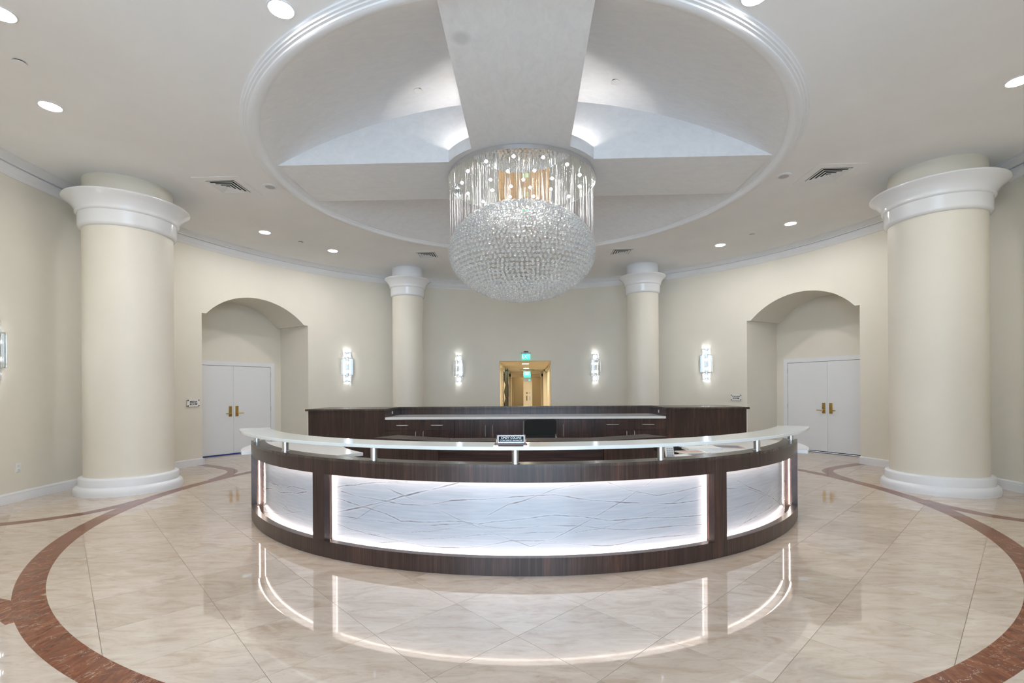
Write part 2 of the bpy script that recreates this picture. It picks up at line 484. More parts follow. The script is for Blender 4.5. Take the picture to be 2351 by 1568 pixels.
# crossing: round soffit plus four curved shields with the cove strips behind them
G().lathe([(.001, HC - .002), (DRUM - .001, HC - .002)], 96).make('crossing_soffit', 'trowel_plaster', dome, recalc=False)
q0 = math.asin(BW / DRUM)
for d in range(4):
    G().lathe([(DRUM, HC), (DRUM, HC + .155), (DRUM - .02, HC + .155), (DRUM - .02, HC)], 12, q0, PI / 2 - q0).make('cove_shield', 'trowel_plaster', dome, rot=(0, 0, d * PI / 2), smooth=True, recalc=False)
    G().lathe([(DRUM - .10, HC + .098), (DRUM - .115, HC + .098), (DRUM - .115, HC + .113), (DRUM - .10, HC + .113), (DRUM - .10, HC + .098)], 10, q0 + .10, PI / 2 - q0 - .10).make('cove_light_strip', 'cove_led', dome, rot=(0, 0, d * PI / 2))

# ------------------------------------------------------------------ floor of 0.6 m diagonal marble tiles
fl = struct(G().lathe([(.001, -.0016), (RW + .12, -.0016)], 128).make('floor', 'grout', recalc=False))
TS = .597
def clip(poly, R, inside):
    out = []; n = len(poly); flags = []
    for i in range(n):
        p, q = Vector(poly[i]), Vector(poly[(i + 1) % n])
        kp = (p.length < R) == inside
        if kp: out.append(tuple(p)); flags.append(0)
        d = q - p; A = d.dot(d); B = 2 * p.dot(d); Cc = p.dot(p) - R * R; D = B * B - 4 * A * Cc
        if D > 0:
            for tt in sorted([(-B - math.sqrt(D)) / (2 * A), (-B + math.sqrt(D)) / (2 * A)]):
                if 1e-9 < tt < 1 - 1e-9:
                    x = p + d * tt; kp = not kp
                    out.append(tuple(x)); flags.append(1 if kp else 2)      # 1 entering, 2 leaving
    if not out: return None
    if not any(flags): return out
    res = []; m = len(out)
    for i in range(m):
        res.append(out[i])
        if flags[i] == 2 and flags[(i + 1) % m] == 1:
            a = math.atan2(out[i][1], out[i][0]); b = math.atan2(out[(i + 1) % m][1], out[(i + 1) % m][0])
            d = (b - a + PI) % (2 * PI) - PI
            k = max(1, int(abs(d) / .015))
            for j in range(1, k): res.append((R * math.cos(a + d * j / k), R * math.sin(a + d * j / k)))
    return res if len(res) > 2 else None
def poly_area(p): return abs(sum(p[i][0] * p[(i + 1) % len(p)][1] - p[(i + 1) % len(p)][0] * p[i][1] for i in range(len(p)))) / 2
def px_area(poly):
    q = [to_px((x, y, 0)) for x, y in poly]
    if any(a is None for a in q): return 0
    if all(a[0] < 0 or a[0] > 2351 or a[1] > 1568 for a in q): return 0
    return poly_area(q)
tiles, borders = [], []
S2 = math.sqrt(2); hg = .0013
for i in range(-12, 12):
    for j in range(-12, 12):
        uv = [(i * TS + hg, j * TS + hg), ((i + 1) * TS - hg, j * TS + hg), ((i + 1) * TS - hg, (j + 1) * TS - hg), (i * TS + hg, (j + 1) * TS - hg)]
        P = [((u + v) / S2, (u - v) / S2) for u, v in uv]
        rmin = min(math.hypot(*p) for p in P); rmax = max(math.hypot(*p) for p in P)
        if rmin < 6.30:
            q = P if rmax < 6.30 else clip(P, 6.30, True)
            if q and poly_area(q) > .004: tiles.append((px_area(q), q, rmax < 6.30))
        if rmax > 6.303 and rmin < RW:
            q = clip(P, 6.303, False)
            if q and max(math.hypot(*p) for p in q) > RW: q = clip(q, RW + .03, True)
            if q and poly_area(q) > .004: borders.append((px_area(q), q, False))
full_tile = None
def tile_mesh(q, c, name): return new_mesh(name, *(lambda g: (g.v, g.f))(G().prism([(x - c[0], y - c[1]) for x, y in q], -.004, 0)), 'cream_marble')
def lay(lst, name, most, rest):
    global full_tile
    lst.sort(key=lambda a: -a[0]); g = G()
    for k, (ar, q, whole) in enumerate(lst):
        if k < most and ar > 40:
            c = (sum(p[0] for p in q) / len(q), sum(p[1] for p in q) / len(q))
            if whole:
                if full_tile is None: full_tile = tile_mesh(q, c, 'floor_tile')
                me = full_tile
            else: me = tile_mesh(q, c, name)
            put(name, me, fl, (c[0], c[1], 0))
        else: g.prism(q, -.004, 0)
    if g.v:
        o = g.make(rest, 'cream_marble', fl); o['kind'] = 'stuff'
lay(tiles, 'floor_tile', 296, 'remaining_tiling')
lay(borders, 'border_tile', 90, 'remaining_border_tiling')
# red marble ring in stones of 15 degrees and the curved bands to the niche jambs
for k in range(24):
    o = G().arc(5.023, 5.199, -.003, .0009, 15 * k + .012, 15 * k + 14.988, 12).make('inlay_stone', 'red_marble', fl)
def spline(P, n=8):
    out = []
    for i in range(len(P) - 1):
        p0, p1, p2, p3 = (Vector(P[max(i - 1, 0)]), Vector(P[i]), Vector(P[i + 1]), Vector(P[min(i + 2, len(P) - 1)]))
        for k in range(n):
            t = k / n
            out.append(.5 * ((2 * p1) + (p2 - p0) * t + (2 * p0 - 5 * p1 + 4 * p2 - p3) * t * t + (3 * p1 - p0 - 3 * p2 + p3) * t ** 3))
    return out + [Vector(P[-1])]
band = [(6.36, 2.285), (5.89, 2.01), (5.52, 1.77), (5.27, 1.50), (5.165, 1.22), (5.12, .95), (5.11, .70)]
cl = spline(band)
for ang in (0, 60, 120, 180, 240, 300):
    for s in (1, -1):
        ca, sa = math.cos(math.radians(ang)), math.sin(math.radians(ang))
        L, Rr = [], []
        for i, p in enumerate(cl):
            d = (cl[min(i + 1, len(cl) - 1)] - cl[max(i - 1, 0)]).normalized(); nn = Vector((-d.y, d.x)) * .083
            for lst, q in ((L, p + nn), (Rr, p - nn)):
                x, y = q.x, q.y * s; lst.append((x * ca - y * sa, x * sa + y * ca))
        G().prism(L + Rr[::-1], -.003, .0006).make('inlay_band', 'red_marble', fl)

# ------------------------------------------------------------------ columns
def column(loc, r, label):
    t = thing('column', label, 'column', loc, 0, 'round columns carrying the ceiling')
    k = r / .544
    rad = lambda q: r + (q - .544) * (1.0 if k > .9 else .86)
    base = [(rad(.50), 0), (rad(.650), 0), (rad(.653), .045), (rad(.648), .085), (rad(.632), .108), (rad(.606), .118), (rad(.600), .125), (rad(.600), .222), (rad(.592), .236), (rad(.57), .247), (rad(.540), .250)]
    G().lathe(base, 72).make('base', 'trim_white', t, smooth=True, recalc=False)
    G().lathe([(r, .24), (r, 1.2), (r, 2.4), (r, 3.80)], 72).make('shaft', 'column_paint', t, smooth=True, recalc=False)
    cap = [(r - .01, 3.785), (rad(.555), 3.785), (rad(.572), 3.792), (rad(.588), 3.812), (rad(.592), 3.828), (rad(.592), 3.985), (rad(.594), 3.992), (rad(.606), 3.996), (rad(.618), 4.006), (rad(.622), 4.022),
           (rad(.622), 4.036), (rad(.630), 4.062), (rad(.650), 4.10), (rad(.680), 4.14), (rad(.715), 4.172), (rad(.748), 4.195), (rad(.762), 4.208), (rad(.764), 4.222), (rad(.758), 4.230), (rad(.74), 4.233), (r - .01, 4.24)]
    G().lathe(cap, 72).make('capital', 'gloss_white', t, smooth=True, recalc=False)
    G().lathe([(r, 4.22), (r, HC)], 72).make('neck', 'column_paint' if k > .9 else 'trim_white', t, smooth=True, recalc=False)
column((-5.894, 0, 0), .544, 'thick cream column standing before the left wall, outlet beside its foot')
column((5.894, 0, 0), .544, 'thick cream column standing before the right wall, nearest to the right edge')
column((-2.948, 5.06, 0), .38, 'slim cream column behind the left end of the dark back counter')
column((2.948, 5.06, 0), .38, 'slim cream column behind the right end of the dark back counter')

# ------------------------------------------------------------------ entrance lobby behind the camera (daylight enters here)
ey0, ey1 = -math.sqrt(RW ** 2 - ENT_HX ** 2), -10.2
struct(put('floor_entrance', new_mesh('floor_entrance', [(-ENT_HX, -10.6, -.006), (ENT_HX, -10.6, -.006), (ENT_HX, -6.0, -.006), (-ENT_HX, -6.0, -.006)], [(0, 1, 2, 3)], 'cream_marble')))
struct(put('wall_entrance_left', new_mesh('wall_entrance_left', [(-ENT_HX, ey0, 0), (-ENT_HX, ey1, 0), (-ENT_HX, ey1, ENT_HZ), (-ENT_HX, ey0, ENT_HZ)], [(0, 1, 2, 3)], 'wall_paint')))
struct(put('wall_entrance_right', new_mesh('wall_entrance_right', [(ENT_HX, ey0, 0), (ENT_HX, ey1, 0), (ENT_HX, ey1, ENT_HZ), (ENT_HX, ey0, ENT_HZ)], [(0, 1, 2, 3)], 'wall_paint')))
struct(put('ceiling_entrance', new_mesh('ceiling_entrance', [(-ENT_HX, ey0 - .75, ENT_HZ), (ENT_HX, ey0 - .75, ENT_HZ), (ENT_HX, ey1, ENT_HZ), (-ENT_HX, ey1, ENT_HZ), (-ENT_HX, -6.1, ENT_HZ), (ENT_HX, -6.1, ENT_HZ)], [(0, 1, 2, 3), (0, 1, 5, 4)], 'ceiling_paint')))
wn = bpy.data.objects.new('window_1', None); COL.objects.link(wn); wn.location = (0, ey1, 0); struct(wn)
for x in (-ENT_HX, -1.45, 0, 1.45, ENT_HX): bx('mullion', 'brushed_steel', wn, x - .03, x + .03, -.05, .05, 0, ENT_HZ)
for z in (.0, 2.3, ENT_HZ - .06): bx('transom', 'brushed_steel', wn, -ENT_HX, ENT_HX, -.04, .04, z, z + .06)

# ================================================================== lift corridor behind the back wall
hy0, hy1, hz = 6.9, 21.7, 2.36
def quad(name, pts, m): return struct(put(name, new_mesh(name, pts, [(0, 1, 2, 3)], m)))
yw = math.sqrt(RW ** 2 - HALL_HX ** 2)
quad('floor_hall', [(-1.7, 6.6, 0), (1.7, 6.6, 0), (1.7, hy1, 0), (-1.7, hy1, 0)], 'cream_marble')
quad('ceiling_hall', [(-1.7, hy0 - .1, hz), (1.7, hy0 - .1, hz), (1.7, hy1, hz), (-1.7, hy1, hz)], 'hall_paint')
for nm, s in (('left', -1), ('right', 1)):
    quad('wall_hall_%s_jamb' % nm, [(s * HALL_HX, yw, 0), (s * HALL_HX, 7.05, 0), (s * HALL_HX, 7.05, hz), (s * HALL_HX, yw, hz)], 'hall_paint')
    quad('wall_hall_%s_return' % nm, [(s * HALL_HX, 7.05, 0), (s * .95, 7.05, 0), (s * .95, 7.05, hz), (s * HALL_HX, 7.05, hz)], 'hall_paint')
    quad('wall_hall_%s' % nm, [(s * .95, 7.05, 0), (s * .95, 19.2, 0), (s * .95, 19.2, hz), (s * .95, 7.05, hz)], 'hall_paint')
    quad('wall_hall_%s_lobby' % nm, [(s * 1.6, 19.2, 0), (s * 1.6, hy1, 0), (s * 1.6, hy1, hz), (s * 1.6, 19.2, hz)], 'hall_paint')
    quad('wall_hall_%s_corner' % nm, [(s * .95, 19.2, 0), (s * 1.6, 19.2, 0), (s * 1.6, 19.2, hz), (s * .95, 19.2, hz)], 'hall_paint')
    for k, y in enumerate((15.2, 18.6)):
        struct(G().box(min(s * .95, s * .80), max(s * .95, s * .80), y, y + .55, 0, hz).make('trim_hall_pilaster_%s_%d' % (nm, k + 1), 'hall_paint'))
    g = G()
    for q in range(3):
        w = .03 + .03 * q
        g.box(min(s * .95, s * (.95 - w)), max(s * .95, s * (.95 - w)), 7.06, 15.2, hz - .14 + .045 * q, hz - .10 + .045 * q)
        g.box(min(s * .95, s * (.95 - w)), max(s * .95, s * (.95 - w)), 15.75, 18.6, hz - .14 + .045 * q, hz - .10 + .045 * q)
    struct(g.make('trim_hall_crown_%s' % nm, 'hall_paint'))
quad('wall_hall_header', [(-HALL_HX, 7.05, HALL_HZ), (HALL_HX, 7.05, HALL_HZ), (HALL_HX, 7.05, hz), (-HALL_HX, 7.05, hz)], 'hall_paint')
quad('ceiling_hall_soffit', [(-HALL_HX, yw - .01, HALL_HZ), (HALL_HX, yw - .01, HALL_HZ), (HALL_HX, 7.05, HALL_HZ), (-HALL_HX, 7.05, HALL_HZ)], 'hall_paint')
quad('wall_hall_end', [(-1.7, hy1, 0), (1.7, hy1, 0), (1.7, hy1, hz), (-1.7, hy1, hz)], 'hall_paint')
struct(G().box(-.95, .95, 15.2, 15.5, hz - .06, hz).make('trim_hall_beam', 'hall_paint'))
for nm, x0, x1 in (('door_3', -1.28, -.25), ('door_4', .42, 1.45)):
    r = bpy.data.objects.new(nm, None); COL.objects.link(r); r.location = ((x0 + x1) / 2, hy1, 0); struct(r)
    w = (x1 - x0) / 2
    bx('lift_door_leaf', 'bronze', r, -w, -.003, -.03, -.01, .01, 2.10); bx('lift_door_leaf', 'bronze', r, .003, w, -.03, -.01, .01, 2.10)
    bx('lift_jamb', 'bronze', r, -w - .07, -w, -.06, 0, 0, 2.17); bx('lift_jamb', 'bronze', r, w, w + .07, -.06, 0, 0, 2.17); bx('lift_head', 'bronze', r, -w, w, -.06, 0, 2.10, 2.17)
for x, z0, z1, lab in ((.03, 1.18, 1.30, 'upper left plate of the call buttons between the lift doors'), (.19, 1.18, 1.30, 'upper right plate of the call buttons between the lift doors'),
                       (.02, .78, 1.08, 'long dark bronze call panel between the lift doors'), (.20, .80, 1.06, 'long grey steel call panel between the lift doors')):
    t = thing('call_panel', lab, 'call panel', (x, hy1 - .012, (z0 + z1) / 2), 0, 'call panels between the lift doors')
    h = (z1 - z0) / 2
    bx('panel_plate', 'bronze' if x < .1 else 'brushed_steel', t, -.04, .04, 0, .011, -h, h)
    for q in ((-.3, .3) if h < .1 else (-.5, 0, .5)): G().cyl((0, 0), .013, 0, .006, 10).make('call_button', 'black', t, loc=(0, .001, q * h), rot=(PI / 2, 0, 0))
def downlight(loc, r, lens, label, cat='downlight', group='recessed downlights in the flat ceiling'):
    t = thing('recessed_downlight', label, cat, loc, 0, group)
    G().lathe([(r * 1.16, .0), (r * 1.14, -.006), (r * 1.02, -.008), (r * 1.0, .0)], 32).make('trim_ring', 'trim_white', t, smooth=True, recalc=False)
    G().cyl((0, 0), r, -.004, -.001, 32).make('lens', lens, t)
    return t
downlight((0, 10.0, hz), .11, 'hall_lens', 'warm round downlight nearest to the mouth of the lift corridor', group='warm downlights of the lift corridor')
downlight((.02, 13.6, hz), .11, 'hall_lens', 'warm round downlight deeper in the lift corridor above the hanging green sign', group='warm downlights of the lift corridor')
downlight((.02, 19.9, hz), .11, 'hall_lens', 'added unseen downlight brightening the corridor end by the lift doors', group='warm downlights of the lift corridor')  # added lamp out of sight, brightens the dark far end of the corridor
# leaf sculpture on the corridor wall
t = thing('leaf_wall_art', 'dark metal leaf sculpture climbing the left wall of the lift corridor', 'wall art', (-.93, 13.0, .8))
def leaf(L, w, yc, zc, tilt):
    pts = []
    for s in (1, -1):
        for i in range(9):
            u = i / 8 if s > 0 else 1 - i / 8
            if s < 0 and i in (0, 8): continue
            pts.append((w * s * math.sin(PI * u) ** .8, L * (u - .5)))
    g = G(); v = []
    for d in (.0, .02):
        for a, b in pts:
            y = yc + a * math.cos(tilt) - b * math.sin(tilt); z = zc + a * math.sin(tilt) + b * math.cos(tilt)
            v.append((.115 + d + (.24 * a) + .03 * (1 - (a / w) ** 2), y, z))
    n = len(pts)
    g.add(v, [tuple(range(n)), tuple(range(2 * n - 1, n - 1, -1))] + [(i, (i + 1) % n, n + (i + 1) % n, n + i) for i in range(n)])
    g.make('leaf', 'leaf_metal', t)
for yc, zc, tl in ((-1.0, 1.15, .12), (-.2, 1.05, -.1), (.5, 1.2, -.12), (-.6, .55, -.12), (.1, .45, .14), (.75, .6, .1), (-.95, .0, .1), (-.1, -.1, -.1), (.6, .05, -.14), (-.5, -.5, -.1), (.3, -.5, .1)):
    leaf(.72, .19, yc, zc, tl)
G().tube([(.01, -.2, -.78), (.02, -.1, 0), (.02, -.2, .7), (.02, -.1, 1.4)], .014).make('stem', 'leaf_metal', t)
t = thing('wall_display', 'narrow black framed panel on the right wall of the lift corridor', 'display', (.93, 17.0, 1.0))
bx('display_frame', 'black', t, -.03, .02, -.55, .55, 0, 1.05); bx('display_glass', 'plate_black', t, -.034, -.03, -.5, .5, .05, 1.0)
# illuminated exit signs
def exit_sign(loc, label, w=.285, h=.155, extra=None):
    t = thing('exit_sign', label, 'exit sign', loc, 0, 'green exit signs')
    bx('canopy', 'black', t, -.065, .065, -.02, .03, h + .045, h + .072)
    bx('top_rail', 'plastic_grey', t, -w / 2, w / 2, -.022, .022, h, h + .04)
    bx('sign_pane', 'exit_green', t, -w / 2 + .022, w / 2 - .022, -.006, .006, -.01, h)
    text_mesh('sign_lettering', 'EXIT', .155, 'exit_letter', t, (0, -.0085, h / 2 - .004), (PI / 2, 0, 0)).scale = (.72, 1, 1)
    return t
exit_sign((.032, 6.755, 2.315), 'green glowing EXIT sign on the wall above the corridor opening')
t = exit_sign((.05, 14.6, hz - .30), 'green hanging exit sign inside the lift corridor', .36, .20)
bx('hanger_bar', 'black', t, -.33, .33, -.01, .01, .255, .272)
t = thing('notice_pane', 'pale green notice hanging below the corridor exit sign', 'notice', (.06, 16.6, 1.83))
bx('hanger_rod', 'black', t, -.15, -.145, -.002, .002, .42, hz - 1.83); bx('hanger_rod', 'black', t, .145, .15, -.002, .002, .42, hz - 1.83); bx('notice_sheet', 'sign_white', t, -.19, .19, -.004, .004, 0, .42); bx('notice_band', 'green_pane', t, -.17, .17, -.007, -.004, .20, .38); bx('notice_foot', 'green_pane', t, .06, .15, -.007, -.004, .05, .12)
for x, lab in ((-.86, 'small black camera box high on the left corridor pilaster'), (.86, 'small black camera box high on the right corridor pilaster')):
    t = thing('camera_box', lab, 'camera', (x, 18.55, 2.14), 0, 'black boxes high in the corridor')
    bx('camera_housing', 'black', t, -.05, .05, -.06, .04, 0, .12); bx('camera_bracket', 'black', t, -.015, .015, -.01, .04, .12, .16)

# ================================================================== ceiling fittings
for x, y, lab in ((-1.88, -3.26, 'large glaring downlight just outside the near left of the dome moulding'), (1.86, -3.24, 'downlight cut by the upper edge right of the dome'),
                  (-5.0, -2.07, 'bright oval downlight above and before the left thick column'), (5.0, -2.07, 'downlight cut by the right edge above the right thick column'),
                  (-4.15, -3.31, 'downlight just peeping in at the far upper left corner'),
                  (-4.96, 2.06, 'downlight between the left thick column and the dome, the left one of its pair'), (-4.16, 3.34, 'small downlight above the left wall sconce, the right one of its pair'),
                  (4.98, 2.08, 'downlight between the right thick column and the dome, the right one of its pair'), (4.20, 3.37, 'small downlight above the right wall sconce, the left one of its pair')):
    downlight((x, y, HC), .092, 'lamp_lens', lab)
def vent(loc, label):
    t = thing('ceiling_vent', label, 'vent', loc, 0, 'square ceiling air diffusers')
    g = G()
    def ring(h0, h1, z0, z1, th=.004):
        g = G(); v = []
        for h, z in ((h0, z0), (h1, z1), (h1 - .001, z1 + th), (h0 - .001, z0 + th)):
            v += [(-h, -h, z), (h, -h, z), (h, h, z), (-h, h, z)]
        f = []
        for k in range(4):
            for i in range(4): f.append((4 * k + i, 4 * k + (i + 1) % 4, 4 * ((k + 1) % 4) + (i + 1) % 4, 4 * ((k + 1) % 4) + i))
        return g.add(v, f)
    ring(.335, .216, -.006, -.006, .006).make('mounting_plate', 'ceiling_paint', t)
    bx('dark_duct', 'dark_gap', t, -.215, .215, -.215, .215, -.002, -.0005)
    for k in range(4):
        h = .212 - .050 * k
        ring(h - .010, h - .034, -.013, -.004, .002).make('louvre', 'trim_white', t)
        ring(h, h - .010, -.013, -.013, .003).make('louvre', 'trim_white', t)
    bx('centre_plate', 'trim_white', t, -.018, .018, -.018, .018, -.012, -.009)
vent((-4.37, 0, HC), 'square air diffuser between the left thick column and the dome')
vent((4.40, 0, HC), 'square air diffuser between the right thick column and the dome')
vent((-2.18, 3.78, HC), 'small far air diffuser above the slim column on the left')
vent((2.19, 3.78, HC), 'small far air diffuser above the slim column on the right')
vent((-2.20, -3.77, HC), 'air diffuser whose corner shows at the upper edge left of the large downlight')
for x, lab in ((-3.75, 'round ceiling speaker beside the left air diffuser'), (3.78, 'round ceiling speaker beside the right air diffuser')):
    t = thing('ceiling_speaker', lab, 'speaker', (x, .02, HC), 0, 'round ceiling speakers')
    G().lathe([(.105, 0), (.103, -.010), (.090, -.014), (.068, -.014)], 32).make('speaker_rim', 'trim_white', t, smooth=True, recalc=False)
    G().cyl((0, 0), .069, -.013, -.008, 32).make('grille', 'plastic_grey', t)
for x, y, z, lab in ((-4.60, -2.75, HC, 'flat sprinkler cap above the bright left downlight'), (-4.57, 2.70, HC, 'tiny sprinkler cap between the two left downlights'), (4.556, 2.69, HC, 'tiny sprinkler cap between the two right downlights'),
                     (-1.245, -1.192, dome_z(1.7236), 'sprinkler cap in the left half of the dome'), (1.145, -1.245, dome_z(1.6915), 'sprinkler cap in the right half of the dome')):
    t = thing('sprinkler_cap', lab, 'sprinkler', (x, y, z), 0, 'concealed sprinkler caps')
    G().cyl((0, 0), .045, -.012, -.002, 24).make('gap_ring', 'dark_gap', t)
    G().cyl((0, 0), .052, -.016, -.011, 24).make('cap_disc', 'ceiling_paint', t)

# ================================================================== wall fittings
def on_wall(th, z, r=RW):
    a = math.radians(th); return (r * math.cos(a), r * math.sin(a), z), a - PI / 2
def ang(x, y): return math.degrees(math.atan2(y, x))
# sconces of glass rods, three tiers
def make_sconce():
    t = thing('wall_sconce', '', 'sconce')
    bx('back_plate', 'chrome', t, -.035, .035, -.012, 0, -.36, .36)
    for r, z in ((.085, .365), (.132, .218), (.132, -.220), (.085, -.379)):
        G().lathe([(r - .014, z), (r + .010, z), (r + .010, z + .014), (r - .014, z + .014), (r - .014, z)], 20, -PI, 0).make('chrome_band', 'chrome', t, smooth=True, recalc=False)
    tiers = [(.085, .235, .365, 9), (.132, -.205, .215, 15), (.085, -.365, -.225, 9)]
    for r, z0, z1, n in tiers:
        for k in range(n):
            a = -PI * (k + .5) / n
            G().cyl((r * math.cos(a), r * math.sin(a)), .0095, z0, z1, 8).make('glass_rod', 'clear_glass', t, smooth=True)
        zs = ((z0 + z1) / 2,) if r < .1 else (z0 + .10, z1 - .10)
        for z in zs:
            G().lathe([(.0001, z - .028), (.016, z - .020), (.020, z), (.016, z + .020), (.0001, z + .028)], 12, 0, 2 * PI, (0, -.045)).make('bulb', 'bulb', t, smooth=True, recalc=False)
    G().tube([(-.06, -.05, -.40), (-.03, -.055, -.43), (.03, -.055, -.43), (.06, -.05, -.40)], .0015, 6).make('wire_loop', 'chrome', t)
    return t
proto = make_sconce()
first = True
for x, y, lab in ((-4.514, 5.073, 'glass rod wall sconce between the left arched niche and the slim left column'), (-1.874, 6.526, 'glass rod wall sconce left of the corridor opening'),
                  (1.970, 6.498, 'glass rod wall sconce right of the corridor opening'), (4.516, 5.071, 'glass rod wall sconce beside the right arched niche above the dark counter'),
                  (-6.683, -1.205, 'glass rod wall sconce cut by the left edge before the thick column')):
    loc, rz = on_wall(ang(x, y), 2.045 if x > -6 else 1.985, RW - .002)
    s = proto if first else copy_tree(proto); first = False
    s.location = loc; s.rotation_euler = (0, 0, rz); s['label'] = lab; s['group'] = 'glass rod wall sconces'
# room plaques
def plaque(x, y, lines, label):
    loc, rz = on_wall(ang(x, y), 1.228, RW - .006)
    t = thing('room_plaque', label, 'sign', loc, rz, 'room name plaques')
    bx('plaque_plate', 'sign_white', t, -.125, .125, -.022, -.016, -.068, .068)
    for sx in (-1, 1):
        for sz in (-1, 1): G().cyl((0, 0), .012, 0, .028, 10).make('standoff', 'black', t, loc=(sx * .108, .002, sz * .053), rot=(PI / 2, 0, 0))
    for k, s in enumerate(lines): text_mesh('plaque_lettering', s, .050 if len(s) < 6 else .041, 'ink', t, (0, -.0232, .022 - .045 * k), (PI / 2, 0, 0), .001, 0, .0012)
plaque(-6.449, 2.125, ('MEDIA', 'ROOM'), 'small acrylic plaque reading MEDIA ROOM beside the left niche')
plaque(5.029, 4.562, ('TOSCANA', 'ROOM'), 'small acrylic plaque reading TOSCANA ROOM beside the right niche')
def outlet(name, loc, rz, label, w=.075, h=.12):
    t = thing(name, label, 'outlet', loc, rz, None)
    bx('cover_plate', 'plastic_white', t, -w / 2, w / 2, -.007, 0, -h / 2, h / 2, bevel=.002)
    for z in (-.026, .026):
        s = bx('socket', 'plastic_white', t, -.017, .017, -.010, -.006, z - .014, z + .014)
        for x in (-.006, .006): bx('socket_slot', 'dark_gap', s, x - .0015, x + .0015, -.0106, -.0098, z - .006, z + .007)
loc, rz = on_wall(ang(-6.738, -.835), .448, RW - .001)
outlet('wall_outlet', loc, rz, 'white power outlet low on the left wall beside the thick column')

# ================================================================== curved reception desk
VEINS = [
(1.6, [(-1.722, 0.347), (-1.382, 0.44), (-1.097, 0.519), (-0.823, 0.604), (-0.63, 0.65), (-0.46, 0.692)]),
(1.3, [(-1.807, 0.517), (-1.443, 0.466), (-1.245, 0.434), (-1.098, 0.404), (-0.958, 0.354), (-0.727, 0.367), (-0.493, 0.389), (-0.387, 0.378), (-0.298, 0.366), (-0.18, 0.391), (0.097, 0.421), (0.301, 0.441), (0.538, 0.419), (0.768, 0.378), (1.094, 0.378), (1.732, 0.336)]),
(1.2, [(-1.593, 0.555), (-1.381, 0.535), (-1.151, 0.522), (-0.957, 0.498), (-0.726, 0.504), (-0.522, 0.55), (-0.267, 0.567), (0.026, 0.596), (0.317, 0.605), (0.524, 0.566), (0.848, 0.522), (1.364, 0.477), (1.733, 0.479)]),
(1.0, [(-1.735, 0.28), (-1.487, 0.231), (-1.191, 0.211), (-0.959, 0.187), (-0.728, 0.161), (-0.494, 0.168), (-0.269, 0.187), (-0.049, 0.232), (0.212, 0.239), (0.462, 0.203), (0.689, 0.177), (0.845, 0.181), (1.008, 0.205), (1.269, 0.203), (1.731, 0.185)]),
(0.9, [(-1.169, 0.644), (-0.923, 0.568), (-0.678, 0.492), (-0.417, 0.385), (-0.268, 0.331), (-0.078, 0.254), (0.11, 0.189), (0.315, 0.258), (0.508, 0.347), (0.644, 0.422), (0.848, 0.522), (1.011, 0.616), (1.166, 0.697)]),
(1.0, [(-0.372, 0.357), (-0.209, 0.449), (-0.062, 0.53), (0.098, 0.574), (0.317, 0.651), (0.525, 0.69)]),
(0.8, [(-1.734, 0.337), (-1.265, 0.342), (-0.891, 0.329), (-0.57, 0.356), (-0.387, 0.371)]),
(0.5, [(-1.712, 0.161), (-1.154, 0.23), (-0.727, 0.288), (-0.524, 0.329), (-0.372, 0.364)]),
(0.9, [(-0.298, 0.359), (-0.078, 0.334), (0.213, 0.355), (0.508, 0.343), (0.767, 0.312), (1.009, 0.287), (1.362, 0.285), (1.731, 0.256)]),
(0.5, [(-1.247, 0.142), (-0.728, 0.228), (-0.269, 0.28), (0.169, 0.305), (0.463, 0.29), (0.69, 0.324), (1.01, 0.392), (1.271, 0.454)]),
(0.9, [(0.739, 0.69), (0.929, 0.614), (1.182, 0.56), (1.422, 0.579), (1.712, 0.608)]),
(0.6, [(1.345, 0.486), (1.521, 0.54), (1.668, 0.589)]),
(1.1, [(-1.744, 0.549), (-1.57, 0.606), (-1.243, 0.658), (-0.905, 0.69)]),
(0.5, [(-1.736, 0.182), (-1.403, 0.344), (-1.207, 0.464), (-1.061, 0.521)]),
(0.8, [(-3.658, 0.453), (-3.544, 0.537), (-2.792, 0.662)]),
(1.2, [(-3.664, 0.415), (-3.094, 0.463), (-2.729, 0.484), (-2.557, 0.466), (-2.366, 0.517), (-2.095, 0.516)]),
(1.6, [(-3.684, 0.298), (-2.832, 0.432), (-2.64, 0.418), (-2.434, 0.447), (-2.243, 0.463), (-2.086, 0.498)]),
(1.1, [(-2.521, 0.307), (-2.414, 0.273), (-2.326, 0.267)]),
(0.9, [(-3.648, -0.001), (-2.915, 0.169), (-2.673, 0.187), (-2.326, 0.267), (-2.088, 0.319)]),
(0.5, [(-3.047, 0.293), (-2.509, 0.278), (-2.116, 0.222)]),
(0.5, [(-2.394, 0.075), (-2.247, 0.122), (-2.09, 0.151)]),
(1.0, [(2.122, 0.6), (2.324, 0.514), (2.606, 0.427), (3.011, 0.276), (3.375, 0.135)]),
(0.9, [(1.969, 0.548), (2.355, 0.486), (2.69, 0.381)]),
(0.9, [(3.017, 0.521), (2.785, 0.417), (2.453, 0.303), (2.2, 0.185), (2.065, 0.16)]),
(0.7, [(1.967, 0.358), (2.202, 0.356), (2.42, 0.356), (2.785, 0.417), (3.167, 0.41)]),
(0.8, [(2.118, 0.182), (2.525, 0.226), (3.01, 0.259), (3.382, 0.282)]),
]
DC = (-.030, .245, 0)
desk = thing('reception_desk', 'curved dark walnut reception desk with glowing white marble panels and glass top', 'desk', DC); desk.scale = (1.014, 1, 1)
G().arc(3.415, 3.56, .845, .868, -61.4, 61.4).make('ledge', 'walnut_top', desk, uv=True)
G().arc(3.50, 3.56, .725, .845, -61.4, 61.4).make('top_rail', 'walnut', desk, uv=True)
G().arc(3.50, 3.56, 0, .140, -61.4, 61.4).make('plinth_rail', 'walnut', desk, uv=True)
